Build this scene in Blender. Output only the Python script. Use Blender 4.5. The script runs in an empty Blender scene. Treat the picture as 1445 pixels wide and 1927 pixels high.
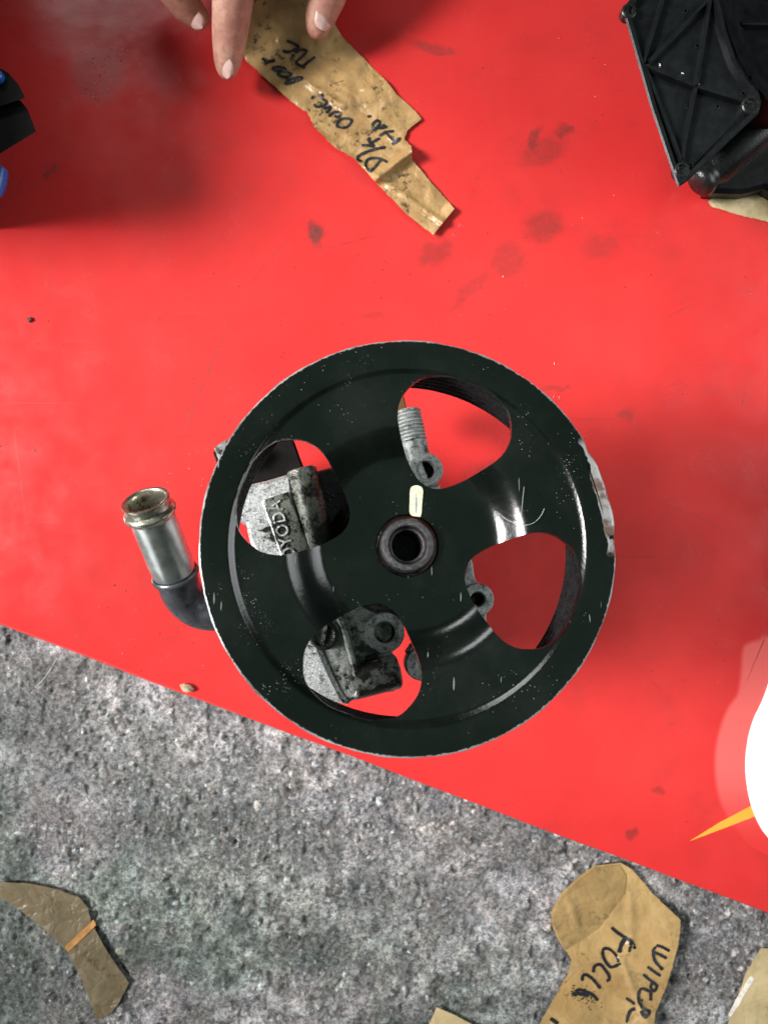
import bpy, bmesh, math, random
import numpy as np
from mathutils import Vector, Matrix, Quaternion
random.seed(7); rng = np.random.default_rng(7)
S = 0.001                      # everything below is written in millimetres
scene = bpy.context.scene
COL = scene.collection

# ------------------------------------------------------------------ camera
F = 1446.0; CX = 722.5; CY = 963.5; H = 400.0
cam = bpy.data.cameras.new('camera'); camo = bpy.data.objects.new('camera', cam); COL.objects.link(camo)
cam.sensor_fit = 'HORIZONTAL'; cam.sensor_width = 36.0; cam.lens = 36.0 * F / 1445.0
cam.clip_start = 0.01; cam.clip_end = 20.0
camo.location = (0, 0, H * S); camo.rotation_euler = (0, 0, 0)
cam.dof.use_dof = True; cam.dof.focus_distance = 0.305; cam.dof.aperture_fstop = 22.0
scene.camera = camo

# ------------------------------------------------------------------ light
w = bpy.data.worlds.new('World'); scene.world = w; w.use_nodes = True
bg = w.node_tree.nodes['Background']
bg.inputs[0].default_value = (0.60, 0.80, 0.68, 1); bg.inputs[1].default_value = 0.045

def area(name, loc, target, sx, sy, power, color, spread=180):
    l = bpy.data.lights.new(name, 'AREA'); l.shape = 'RECTANGLE'; l.size = sx; l.size_y = sy
    l.energy = power; l.color = color; l.spread = math.radians(spread)
    o = bpy.data.objects.new(name, l); COL.objects.link(o)
    o.location = loc; o.rotation_euler = (Vector(target) - Vector(loc)).to_track_quat('-Z', 'Y').to_euler()
    return o
area('doorway_daylight', (-0.82, 0.03, 0.62), (-0.08, 0.0, 0.02), 0.58, 0.52, 2.4, (1.0, 0.975, 0.95), 25)
area('doorway_low_daylight', (-1.05, -0.95, 0.30), (0.0, 0.05, 0.12), 1.0, 0.5, 2.6, (0.97, 1.0, 1.0))
area('roof_gap_daylight', (-0.62, 1.40, 1.15), (0.0, -0.05, 0.1), 0.62, 0.33, 2.1, (0.97, 1.0, 0.99), 110)
area('far_side_daylight', (1.05, 0.10, 0.70), (0.09, -0.06, 0.0), 0.8, 0.7, 1.6, (0.95, 1.0, 1.0), 70)
area('overhead_green_fill', (0.0, 0.0, 1.70), (0.0, 0.0001, 0), 1.9, 1.9, 2.2, (0.66, 1.0, 0.78))  # added overhead lamp: greenish pulley reflections and shadow fill

vs = scene.view_settings
vs.view_transform = 'Standard'; vs.look = 'None'; vs.gamma = 1; vs.exposure = 0.0
vs.use_curve_mapping = False

# ------------------------------------------------------------------ helpers
def P(px, py, z=0.0):
    d = H - z
    return Vector(((px - CX) * d / F, -(py - CY) * d / F, z))

def tag(o, label=None, cat=None, group=None, kind=None):
    if label: o['label'] = label
    if cat: o['category'] = cat
    if group: o['group'] = group
    if kind: o['kind'] = kind
    return o

def link(name, me, m=None, parent=None):
    o = bpy.data.objects.new(name, me); COL.objects.link(o)
    if m is not None and not me.materials: me.materials.append(m)
    if parent is not None: o.parent = parent
    return o

def mesh(name, verts, faces, m=None, parent=None, smooth=None):
    me = bpy.data.meshes.new(name)
    me.from_pydata([(v[0] * S, v[1] * S, v[2] * S) for v in verts], [], [tuple(f) for f in faces])
    bm = bmesh.new(); bm.from_mesh(me); bmesh.ops.recalc_face_normals(bm, faces=bm.faces); bm.to_mesh(me); bm.free()
    if smooth is not None: shade(me, smooth)
    return link(name, me, m, parent)

def shade(me, ang):
    for p in me.polygons: p.use_smooth = True
    me.set_sharp_from_angle(angle=math.radians(ang))

def empty(name, loc=(0, 0, 0)):
    o = bpy.data.objects.new(name, None); COL.objects.link(o); o.empty_display_size = 0.01
    o.location = Vector(loc) * S
    return o

def evaluated(o):
    dg = bpy.context.evaluated_depsgraph_get(); dg.update()
    me = bpy.data.meshes.new_from_object(o.evaluated_get(dg), depsgraph=dg)
    return me

class Geo:
    """collects shapes (mm) to be linked as one mesh"""
    def __init__(s): s.v = []; s.f = []
    def add(s, verts, faces):
        n = len(s.v); s.v += [tuple(v) for v in verts]; s.f += [tuple(i + n for i in f) for f in faces]; return s
    def prism(s, poly, z0, z1, poly0=None):
        n = len(poly); p0 = poly0 or poly
        s.add([(p[0], p[1], z0) for p in p0] + [(p[0], p[1], z1) for p in poly],
              [tuple(range(n - 1, -1, -1)), tuple(range(n, 2 * n))] + [(i, (i + 1) % n, n + (i + 1) % n, n + i) for i in range(n)])
        return s
    def chamfer_prism(s, poly, z0, z1, c=0.6):
        """prism with a chamfered top edge"""
        n = len(poly); ins = inset(poly, c)
        s.add([(p[0], p[1], z0) for p in poly] + [(p[0], p[1], z1 - c) for p in poly] + [(p[0], p[1], z1) for p in ins],
              [tuple(range(n - 1, -1, -1)), tuple(range(2 * n, 3 * n))] +
              [(i, (i + 1) % n, n + (i + 1) % n, n + i) for i in range(n)] +
              [(n + i, n + (i + 1) % n, 2 * n + (i + 1) % n, 2 * n + i) for i in range(n)])
        return s
    def lathe(s, prof, axis0=(0, 0, 0), axis=(0, 0, 1), n=48, closed=False):
        """prof: (radius, height along axis)"""
        ax = Vector(axis).normalized(); a = ax.orthogonal().normalized(); b = ax.cross(a); o = Vector(axis0)
        vs = []; fs = []
        for r, h in prof:
            for k in range(n):
                t = 2 * math.pi * k / n
                vs.append(o + ax * h + (a * math.cos(t) + b * math.sin(t)) * r)
        m = len(prof)
        for j in range(m if closed else m - 1):
            j2 = (j + 1) % m
            for k in range(n):
                fs.append((j * n + k, j * n + (k + 1) % n, j2 * n + (k + 1) % n, j2 * n + k))
        return s.add(vs, fs)
    def tube(s, pts, rad, n=16, caps=True):
        pts = [Vector(p) for p in pts]; m = len(pts)
        rads = rad if isinstance(rad, (list, tuple)) else [rad] * m
        t0 = (pts[1] - pts[0]).normalized(); a = t0.orthogonal().normalized(); vs = []; fs = []; tp = t0
        for i in range(m):
            t = (pts[min(i + 1, m - 1)] - pts[max(i - 1, 0)]).normalized()
            a = (tp.rotation_difference(t) @ a); a = (a - t * a.dot(t)).normalized(); b = t.cross(a); tp = t
            for k in range(n):
                q = 2 * math.pi * k / n
                vs.append(pts[i] + (a * math.cos(q) + b * math.sin(q)) * rads[i])
        for i in range(m - 1):
            for k in range(n):
                fs.append((i * n + k, i * n + (k + 1) % n, (i + 1) * n + (k + 1) % n, (i + 1) * n + k))
        if caps: fs += [tuple(range(n - 1, -1, -1)), tuple(range((m - 1) * n, m * n))]
        return s.add(vs, fs)
    def build(s, name, m=None, parent=None, smooth=35):
        return mesh(name, s.v, s.f, m, parent, smooth)

def inset(poly, d):
    n = len(poly); out = []
    area2 = sum(poly[i][0] * poly[(i + 1) % n][1] - poly[(i + 1) % n][0] * poly[i][1] for i in range(n))
    sg = 1 if area2 > 0 else -1
    for i in range(n):
        p0, p1, p2 = [Vector((q[0], q[1])) for q in (poly[i - 1], poly[i], poly[(i + 1) % n])]
        e1 = (p1 - p0).normalized(); e2 = (p2 - p1).normalized()
        n1 = Vector((-e1.y, e1.x)) * sg; n2 = Vector((-e2.y, e2.x)) * sg
        b = (n1 + n2); l = b.length
        b = b / l if l > 1e-6 else n1
        out.append(p1 + b * (d / max(0.5, b.dot(n1))))
    return out

def catmull(pts, n=6, closed=False):
    pts = [Vector(p) for p in pts]; m = len(pts); out = []
    for i in range(m if closed else m - 1):
        if closed: a, b, c, d = pts[i - 1], pts[i], pts[(i + 1) % m], pts[(i + 2) % m]
        else: a, b, c, d = pts[max(i - 1, 0)], pts[i], pts[i + 1], pts[min(i + 2, m - 1)]
        for k in range(n):
            t = k / n
            out.append(0.5 * ((2 * b) + (c - a) * t + (2 * a - 5 * b + 4 * c - d) * t * t + (3 * b - a - 3 * c + d) * t ** 3))
    if not closed: out.append(pts[-1])
    return out

def circle(c, r, n=32, ry=None):
    return [Vector((c[0] + r * math.cos(2 * math.pi * k / n), c[1] + (ry or r) * math.sin(2 * math.pi * k / n))) for k in range(n)]

_TAB = {}
def vnoise(x, y, seed=0):
    """smooth 2-D value noise on arrays"""
    if seed not in _TAB: _TAB[seed] = np.random.default_rng(seed).random((256, 256))
    r = _TAB[seed]
    xi = np.floor(x).astype(int); yi = np.floor(y).astype(int); fx = x - xi; fy = y - yi
    fx = fx * fx * (3 - 2 * fx); fy = fy * fy * (3 - 2 * fy)
    g = lambda a, b: r[a % 256, b % 256]
    return (g(xi, yi) * (1 - fx) + g(xi + 1, yi) * fx) * (1 - fy) + (g(xi, yi + 1) * (1 - fx) + g(xi + 1, yi + 1) * fx) * fy
def fbm(x, y, scale, octv=4, seed=0):
    s = 0; a = 1.0; t = 0
    for k in range(octv):
        s = s + a * vnoise(x / scale * 2 ** k, y / scale * 2 ** k, seed + k); t += a; a *= 0.55
    return s / t

# ------------------------------------------------------------------ materials
class M:
    def __init__(s, name, base=(0.5, 0.5, 0.5), rough=0.5, metal=0.0, spec=0.5):
        s.m = bpy.data.materials.new(name); s.m.use_nodes = True; s.t = s.m.node_tree
        s.b = s.t.nodes['Principled BSDF']; s.co = s.n('ShaderNodeTexCoord').outputs['Object']
        s.put('Base Color', base); s.put('Roughness', rough); s.put('Metallic', metal); s.put('Specular IOR Level', spec)
    def n(s, ty, **kw):
        x = s.t.nodes.new(ty)
        for k, v in kw.items(): setattr(x, k, v)
        return x
    def set(s, sock, v):
        if isinstance(v, bpy.types.NodeSocket): s.t.links.new(v, sock)
        elif isinstance(v, (tuple, list)) and sock.type == 'RGBA': sock.default_value = (*v[:3], 1)
        else: sock.default_value = v
    def put(s, name, v): s.set(s.b.inputs[name], v)
    def noise(s, scale, detail=4, rough=0.6, vec=None, dist=0.0):
        x = s.n('ShaderNodeTexNoise'); s.set(x.inputs['Vector'], vec or s.co)
        x.inputs['Scale'].default_value = scale; x.inputs['Detail'].default_value = detail
        x.inputs['Roughness'].default_value = rough; x.inputs['Distortion'].default_value = dist
        return x.outputs['Fac']
    def voro(s, scale, feature='F1', out='Distance', vec=None):
        x = s.n('ShaderNodeTexVoronoi', feature=feature); s.set(x.inputs['Vector'], vec or s.co)
        x.inputs['Scale'].default_value = scale
        return x.outputs[out]
    def rng(s, v, a, b, c=0.0, d=1.0):
        x = s.n('ShaderNodeMapRange', interpolation_type='SMOOTHSTEP'); s.set(x.inputs[0], v)
        for i, q in enumerate((a, b, c, d)): s.set(x.inputs[i + 1], q)
        return x.outputs[0]
    def math(s, op, a, b=0.0, clamp=False):
        x = s.n('ShaderNodeMath', operation=op, use_clamp=clamp); s.set(x.inputs[0], a); s.set(x.inputs[1], b); return x.outputs[0]
    def mix(s, f, a, b):
        x = s.n('ShaderNodeMix', data_type='RGBA'); s.set(x.inputs[0], f); s.set(x.inputs[6], a); s.set(x.inputs[7], b); return x.outputs[2]
    def vm(s, op, a, b=(0, 0, 0)):
        x = s.n('ShaderNodeVectorMath', operation=op); s.set(x.inputs[0], a); s.set(x.inputs[1], b); return x.outputs[0] if op not in ('LENGTH', 'DOT_PRODUCT', 'DISTANCE') else x.outputs['Value']
    def sep(s, v=None):
        x = s.n('ShaderNodeSeparateXYZ'); s.set(x.inputs[0], v or s.co); return x.outputs
    def bump(s, h, strength=0.3, dist=0.001, normal=None):
        x = s.n('ShaderNodeBump'); x.inputs['Strength'].default_value = strength; x.inputs['Distance'].default_value = dist
        s.set(x.inputs['Height'], h)
        if normal is not None: s.set(x.inputs['Normal'], normal)
        s.put('Normal', x.outputs[0]); return x.outputs[0]

def mat_board():
    k = M('red_printed_board', (0.70, 0.022, 0.018), 0.22)
    nz = k.n('ShaderNodeTexNoise'); k.set(nz.inputs['Vector'], k.co); nz.inputs['Scale'].default_value = 160; nz.inputs['Detail'].default_value = 4
    off = k.vm('SCALE', k.vm('SUBTRACT', nz.outputs['Color'], (0.5, 0.5, 0.5))); off.node.inputs['Scale'].default_value = 0.010
    warped = k.vm('ADD', k.co, off)
    # ink of the print: red, slightly faded in patches
    fade = k.rng(k.noise(9, 5), 0.35, 0.75)
    col = k.mix(fade, (0.56, 0.029, 0.029), (0.64, 0.039, 0.038))
    # grime: smudges left by oily fingers and parts
    tot = None
    for px, py, rx, ry, rot, st in [(594, 440, 17, 28, 10, .75), (1022, 425, 42, 38, 30, .42), (1005, 262, 12, 30, -25, .55), (1062, 246, 20, 18, 0, .6),
                                    (818, 476, 42, 26, 20, .38), (955, 490, 40, 40, 40, .3), (185, 135, 60, 65, 0, .30), (820, 92, 55, 12, -12, .42),
                                    (1020, 285, 55, 30, 20, .35), (700, 590, 40, 10, 0, .25), (1045, 730, 40, 9, 0, .35), (1130, 465, 40, 30, 0, .25),
                                    (920, 900, 60, 40, 0, .35), (885, 545, 60, 14, 40, .28), (1190, 1570, 16, 10, 50, .5), (95, 320, 5, 22, -35, .5),
                                    (1240, 1490, 10, 10, 0, .4), (1180, 780, 18, 14, 0, .3), (300, 600, 30, 6, 30, .2), (210, 1330, 60, 20, 0, .2)]:
        c = P(px, py) * S; a = math.radians(rot)
        mp = k.n('ShaderNodeMapping', vector_type='TEXTURE'); k.set(mp.inputs['Vector'], warped)
        mp.inputs['Location'].default_value = (c.x, c.y, 0); mp.inputs['Rotation'].default_value = (0, 0, a)
        mp.inputs['Scale'].default_value = (rx * .277 * S, ry * .277 * S, 1)
        d = k.vm('LENGTH', mp.outputs[0]); sp = k.rng(d, 0.45, 1.15, min(1.0, st * 1.35), 0)
        tot = sp if tot is None else k.math('MAXIMUM', tot, sp)
    gr = k.rng(k.noise(420, 5, 0.7), 0.30, 0.62)
    tot = k.math('MULTIPLY', tot, k.math('ADD', k.math('MULTIPLY', gr, 0.6), 0.4))
    haze = k.math('MULTIPLY', k.rng(k.noise(38, 6, 0.65), 0.48, 0.78), 0.20)
    tot = k.math('MAXIMUM', tot, haze)
    # long scratches
    st = k.n('ShaderNodeMapping'); k.set(st.inputs['Vector'], k.co); st.inputs['Rotation'].default_value = (0, 0, 1.15); st.inputs['Scale'].default_value = (9, 900, 1)
    scr = k.math('MULTIPLY', k.rng(k.noise(1.0, 2, 0.5, st.outputs[0]), 0.68, 0.76), 0.34)
    tot = k.math('MAXIMUM', tot, scr)
    off2 = k.vm('SCALE', k.vm('SUBTRACT', nz.outputs['Color'], (0.5, 0.5, 0.5))); off2.node.inputs['Scale'].default_value = 0.0016
    w2 = k.vm('ADD', k.co, off2)
    for x0, y0, x1, y1, wd, st in [(330, 850, 450, 560, 2.2, .55), (448, 565, 548, 440, 1.8, .4), (20, 760, 52, 1010, 2.0, .3), (195, 1080, 330, 1010, 1.6, .3), (100, 560, 260, 640, 2.0, .25), (600, 470, 720, 440, 2.2, .4),
                                   (840, 520, 890, 570, 2.5, .45), (1210, 620, 1330, 560, 1.8, .3), (1240, 940, 1400, 1010, 1.8, .3), (250, 1215, 350, 1195, 2.4, .3), (1180, 1240, 1280, 1330, 1.6, .3), (700, 470, 760, 520, 2.0, .4), (150, 300, 330, 470, 1.6, .3)]:
        c = (P(x0, y0) + P(x1, y1)) * .5 * S; dv = P(x1, y1) - P(x0, y0)
        mp = k.n('ShaderNodeMapping', vector_type='TEXTURE'); k.set(mp.inputs['Vector'], w2)
        mp.inputs['Location'].default_value = (c.x, c.y, 0); mp.inputs['Rotation'].default_value = (0, 0, math.atan2(dv.y, dv.x))
        mp.inputs['Scale'].default_value = (dv.length * .5 * S, wd * .277 * S, 1)
        q = k.math('MULTIPLY', k.rng(k.vm('LENGTH', mp.outputs[0]), 0.6, 1.0, st, 0), k.rng(k.noise(260, 3), 0.30, 0.60))
        tot = k.math('MAXIMUM', tot, q)
    col = k.mix(tot, col, (0.10, 0.022, 0.018))
    k.put('Base Color', col)
    k.put('Roughness', k.math('ADD', k.math('MULTIPLY', k.noise(55, 5), 0.30), k.math('ADD', 0.08, k.math('MULTIPLY', tot, 0.3))))
    wav = k.noise(22, 3, 0.5); fine = k.noise(900, 3)
    b1 = k.bump(wav, 0.25, 0.002); k.bump(fine, 0.06, 0.0004, b1)
    return k.m

def mat_plain(name, c, rough=0.5, metal=0.0, var=0.25, scale=250, bump=0.1, spec=0.5):
    k = M(name, c, rough, metal, spec)
    f = k.noise(scale, 5, 0.65)
    d = tuple(x * (1 - var) for x in c); u = tuple(min(1, x * (1 + var)) for x in c)
    k.put('Base Color', k.mix(k.rng(f, 0.3, 0.7), d, u))
    k.put('Roughness', k.math('ADD', k.math('MULTIPLY', k.noise(scale * 2, 3), 0.2), rough - 0.1))
    k.bump(k.noise(scale * 4, 4), bump, 0.0005)
    return k.m

def mat_pulley():
    k = M('black_gloss_pulley_paint', (0.010, 0.014, 0.011), 0.2)
    x, y, z = k.sep()
    r = k.math('SQRT', k.math('ADD', k.math('MULTIPLY', x, x), k.math('MULTIPLY', y, y)))
    ang = k.math('ARCTAN2', y, x)
    n1 = k.noise(500, 5, 0.7); n2 = k.noise(160, 4, 0.6)
    # worn bright rim edge
    rr = k.math('ADD', r, k.math('MULTIPLY', k.math('SUBTRACT', n1, 0.5), 0.0016))
    patchy = k.rng(k.noise(45, 3), 0.30, 0.56)
    edge = k.math('MULTIPLY', k.rng(rr, 0.0700, 0.0704), k.math('ADD', k.math('MULTIPLY', patchy, 0.8), 0.2))
    # scraped sector of the flange
    sec = k.math('MULTIPLY', k.rng(ang, -0.075, -0.03), k.rng(ang, 0.50, 0.56, 1, 0))
    rin = k.math('ADD', 0.0662, k.math('MULTIPLY', k.math('ABSOLUTE', k.math('SUBTRACT', ang, 0.22)), 0.0062))
    rr2 = k.math('ADD', r, k.math('MULTIPLY', k.math('SUBTRACT', n2, 0.5), 0.0045))
    chip = k.math('MULTIPLY', sec, k.math('GREATER_THAN', rr2, rin))
    chip = k.math('MULTIPLY', chip, k.rng(k.noise(300, 3), 0.30, 0.36))
    # flecks of grit and tiny paint chips, thicker beside the groove near the flange
    v = k.voro(760); sel = k.noise(70, 3, 0.7)
    flk = k.math('MULTIPLY', k.math('LESS_THAN', k.math('ADD', v, k.math('MULTIPLY', n1, 0.12)), 0.17), k.rng(sel, 0.52, 0.66))
    band = k.math('MULTIPLY', k.rng(r, 0.052, 0.060), k.rng(r, 0.064, 0.068, 1, 0))
    v2 = k.voro(1100)
    flk2 = k.math('MULTIPLY', k.math('MULTIPLY', k.math('LESS_THAN', v2, 0.20), band), k.rng(k.noise(40, 3), 0.56, 0.72))
    flk = k.math('MAXIMUM', flk, flk2)
    st = k.n('ShaderNodeMapping'); k.set(st.inputs['Vector'], k.co); st.inputs['Rotation'].default_value = (0, 0, 0.35); st.inputs['Scale'].default_value = (900, 90, 200)
    scr = k.math('MULTIPLY', k.rng(k.noise(1.0, 1, 0.4, st.outputs[0]), 0.775, 0.80), 0.7)
    dust = k.math('MULTIPLY', k.rng(k.noise(24, 6, 0.7), 0.45, 0.75), 0.018)
    col = k.mix(k.rng(k.noise(30, 3), .3, .7), (0.0018, 0.0032, 0.0025), (0.0030, 0.0050, 0.0039))
    col = k.mix(dust, col, (0.35, 0.38, 0.36))
    col = k.mix(k.math('MULTIPLY', k.math('MAXIMUM', flk, scr), 0.55), col, (0.50, 0.54, 0.52))
    steel = k.mix(k.rng(n2, 0.44, 0.6), (0.36, 0.36, 0.36), (0.15, 0.095, 0.075))
    col = k.mix(edge, col, (0.42, 0.45, 0.46)); col = k.mix(chip, col, steel)
    k.put('Base Color', col)
    bare = k.math('MAXIMUM', edge, chip)
    k.put('Metallic', k.math('MULTIPLY', bare, 0.45))
    ro = k.math('ADD', 0.09, k.math('MULTIPLY', k.noise(60, 5, 0.7), 0.14))
    k.put('Roughness', k.math('ADD', ro, k.math('MULTIPLY', bare, 0.3)))
    hgt = k.math('ADD', k.math('MULTIPLY', flk, 0.6), k.math('ADD', k.math('MULTIPLY', chip, -0.8), k.math('MULTIPLY', k.noise(700, 3), 0.35)))
    k.bump(hgt, 0.35, 0.0003)
    return k.m

def mat_cast(name='cast_aluminium', c=(0.42, 0.44, 0.43), grime=0.5, metal=0.55, rough=0.38):
    k = M(name, c, rough, metal)
    a = k.noise(330, 6, 0.75); b = k.noise(75, 5, 0.65)
    g = k.math('ADD', k.math('MULTIPLY', k.rng(a, 0.49, 0.62), 0.8), k.rng(b, 0.60 - grime * 0.22, 0.74 - grime * 0.22), clamp=True)
    col = k.mix(k.rng(k.noise(150, 4), .3, .7), tuple(x * .8 for x in c), tuple(min(1, x * 1.15) for x in c))
    fg = k.math('MULTIPLY', k.rng(k.noise(1100, 4, 0.8), 0.50, 0.60), 0.6)
    g = k.math('MAXIMUM', g, fg)
    col = k.mix(g, col, (0.012, 0.012, 0.009))
    k.put('Base Color', col); k.put('Metallic', k.math('MULTIPLY', k.math('SUBTRACT', 1.0, g), metal))
    k.put('Roughness', k.math('SUBTRACT', k.math('ADD', rough - 0.10, k.math('MULTIPLY', a, 0.3)), k.math('MULTIPLY', g, 0.20)))
    k.bump(k.math('ADD', k.noise(900, 4), k.math('MULTIPLY', a, 1.2)), 0.40, 0.0006)
    return k.m

def mat_tape(name, c, dirt=0.4, warm=(0.23, 0.12, 0.045)):
    k = M(name, c, 0.24)
    a = k.noise(55, 5, 0.6); b = k.noise(260, 6, 0.75)
    col = k.mix(k.rng(a, 0.32, 0.7), tuple(x * 0.72 for x in c), c)
    col = k.mix(k.math('MULTIPLY', k.rng(k.noise(34, 3), 0.5, 0.7), 0.5), col, warm)
    g = k.math('MULTIPLY', k.rng(b, 0.50, 0.64), k.rng(k.noise(48, 4), 0.47, 0.62)); g = k.math('MULTIPLY', g, dirt * 1.8, clamp=True)
    col = k.mix(g, col, (0.05, 0.035, 0.02))
    k.put('Base Color', col); k.put('Roughness', k.math('ADD', 0.16, k.math('MULTIPLY', a, 0.3)))
    k.put('Transmission Weight', 0.0)
    cr = k.voro(85, 'DISTANCE_TO_EDGE')
    b1 = k.bump(k.noise(75, 5, 0.55, dist=0.6), 0.55, 0.0035)
    k.bump(k.rng(cr, 0.0, 0.09), 0.16, 0.0008, b1)
    return k.m

def mat_concrete():
    k = M('rough_concrete', (0.3, 0.3, 0.3), 0.85, 0, 0.35)
    at = k.n('ShaderNodeVertexColor', layer_name='albedo').outputs['Color']
    f = k.noise(1500, 4, 0.7)
    x = k.n('ShaderNodeMix', data_type='RGBA', blend_type='MULTIPLY'); x.inputs[0].default_value = 1
    k.set(x.inputs[6], at)
    vc = k.sep(k.voro(620, 'F1', 'Color')); vd = k.sep(k.voro(1300, 'F1', 'Color'))
    sp = k.math('ADD', k.math('MULTIPLY', vc[0], 0.5), k.math('ADD', k.math('MULTIPLY', vd[0], 0.45), k.math('MULTIPLY', f, 0.55)))
    sp = k.rng(sp, 0.35, 1.20, 0.45, 1.55)
    warm = k.mix(vc[1], (1.06, 0.97, 0.97), (0.97, 1.0, 1.0)); sc = k.vm('SCALE', warm); k.set(sc.node.inputs['Scale'], sp)
    k.set(x.inputs[7], sc)
    k.put('Base Color', x.outputs[2]); k.put('Roughness', k.rng(k.noise(800, 3), .3, .7, 0.55, 0.95))
    k.bump(k.noise(1900, 4, 0.7), 0.5, 0.0006)
    return k.m

def mat_skin():
    k = M('skin', (0.50, 0.27, 0.20), 0.42)
    a = k.noise(70, 4); b = k.noise(420, 4)
    col = k.mix(k.rng(a, 0.35, 0.65), (0.38, 0.165, 0.128), (0.52, 0.30, 0.225))
    k.put('Base Color', k.mix(k.math('MULTIPLY', k.rng(b, 0.42, 0.66), 0.45), col, (0.27, 0.13, 0.10)))
    k.put('Subsurface Weight', 0.15); k.put('Subsurface Radius', (0.004, 0.0015, 0.0008)); k.put('Subsurface Scale', 1.0)
    k.bump(k.noise(900, 4), 0.2, 0.0005)
    return k.m

MB = mat_board(); MP = mat_pulley(); MC = mat_cast('cast_aluminium', (0.33, 0.35, 0.33), 0.70)
MCD = mat_cast('oily_cast_metal', (0.15, 0.15, 0.14), 0.9, 0.5, 0.30)
MCL = mat_cast('bright_cast_face', (0.72, 0.74, 0.74), 0.22, 0.7, 0.30)
MCG = mat_cast('grey_mounting_lug', (0.36, 0.39, 0.38), 0.25, 0.3, 0.5)
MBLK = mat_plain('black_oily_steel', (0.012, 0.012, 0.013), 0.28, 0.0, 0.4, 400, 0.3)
MBLKM = mat_plain('black_moulded_plastic', (0.0065, 0.0075, 0.0085), 0.36, 0.0, 0.35, 120, 0.15, 0.36)
MDULL = mat_plain('dull_black_plastic', (0.004, 0.0035, 0.0035), 0.6, 0, 0.4, 200, 0.1, 0.10)
MDARK = mat_plain('shade_dark_metal', (0.007, 0.0055, 0.005), 0.75, 0.0, 0.4, 200, 0.2, 0.15)  # colour lowered to stand in for the shade on the bracket
MHUB = mat_plain('worn_dark_steel_hub', (0.055, 0.052, 0.055), 0.34, 0.6, 0.5, 700, 0.6)
MZINC = mat_plain('zinc_plated_pipe', (0.68, 0.71, 0.70), 0.32, 0.95, 0.2, 140, 0.10)
MLIP = mat_plain('brassy_zinc_lip', (0.60, 0.585, 0.49), 0.28, 0.95, 0.25, 200, 0.12)
MELB = mat_plain('grey_black_coated_elbow', (0.085, 0.09, 0.105), 0.30, 0.55, 0.4, 180, 0.3)
MBRN = mat_plain('brown_stained_metal', (0.12, 0.06, 0.02), 0.5, 0.2)
MPAINT = mat_plain('cream_paint_mark', (0.66, 0.64, 0.46), 0.5, 0, 0.25, 500, 0.3)
MSTREAK = mat_plain('rubbed_blue_grey', (0.26, 0.34, 0.34), 0.5, 0, 0.5, 700, 0.1)
MBORE = mat_plain('bore_shade_black', (0.004, 0.004, 0.004), 0.5, 0, 0.4, 400, 0.3, 0.06)  # near-black colour stands in for the deep shade inside the holes
MCR = mat_cast('oily_green_grey_cast', (0.22, 0.24, 0.20), 0.75, 0.5, 0.33)
MINK = mat_plain('black_marker_ink', (0.012, 0.014, 0.018), 0.45, 0, 0.3, 500, 0.05)
MWHITE = mat_plain('white_print', (0.88, 0.89, 0.88), 0.28, 0, 0.02, 60, 0.03)
MYEL = mat_plain('amber_print', (0.72, 0.36, 0.045), 0.3, 0, 0.06, 60, 0.03)
MTAPE = mat_tape('brown_parcel_tape', (0.46, 0.285, 0.12), 0.85)
MTAPE2 = mat_tape('tan_parcel_tape', (0.45, 0.295, 0.125), 0.25, (0.30, 0.17, 0.06))
MTAPE5 = mat_tape('darker_doubled_tape', (0.34, 0.225, 0.095), 0.3, (0.24, 0.13, 0.045))
MTAPE3 = mat_tape('dull_olive_tape', (0.150, 0.118, 0.070), 0.45, (0.14, 0.095, 0.05))
MTAPE4 = mat_tape('pale_tape', (0.55, 0.43, 0.24), 0.1, (0.45, 0.31, 0.15))
MFOLD = mat_plain('orange_tape_fold', (0.38, 0.185, 0.065), 0.35, 0, 0.25)
MCON = mat_concrete(); MSKIN = mat_skin()
MNAIL = mat_plain('fingernail', (0.60, 0.40, 0.36), 0.30, 0, 0.06, 200, 0.03)
MBLUE = mat_plain('blue_plastic', (0.02, 0.10, 0.42), 0.35, 0, 0.15)
MSTONE = mat_plain('tan_stone', (0.50, 0.36, 0.24), 0.7, 0, 0.2, 900, 0.4)
MFIB = mat_plain('pale_fibre', (0.34, 0.37, 0.36), 0.5, 0, 0.1)
MSPECK = mat_plain('dark_grit', (0.05, 0.03, 0.025), 0.7, 0, 0.5, 900, 0.4)
MCHIP = mat_plain('pale_chip', (0.72, 0.66, 0.60), 0.6, 0, 0.2, 500, 0.2)
kw = M('water', (1, 1, 1), 0.03)
_tr = kw.n('ShaderNodeBsdfTransparent'); _tr.inputs[0].default_value = (1, 0.97, 0.97, 1); _gl = kw.n('ShaderNodeBsdfGlossy'); _gl.inputs['Roughness'].default_value = 0.04
_lw = kw.n('ShaderNodeLayerWeight'); _fr = kw.math('ADD', 0.04, kw.math('MULTIPLY', kw.math('POWER', _lw.outputs['Facing'], 4.0), 0.5)).node; _mx = kw.n('ShaderNodeMixShader')
kw.t.links.new(_fr.outputs[0], _mx.inputs[0]); kw.t.links.new(_tr.outputs[0], _mx.inputs[1]); kw.t.links.new(_gl.outputs[0], _mx.inputs[2])
kw.t.links.new(_mx.outputs[0], kw.t.nodes['Material Output'].inputs[0]); MWATER = kw.m

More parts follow.
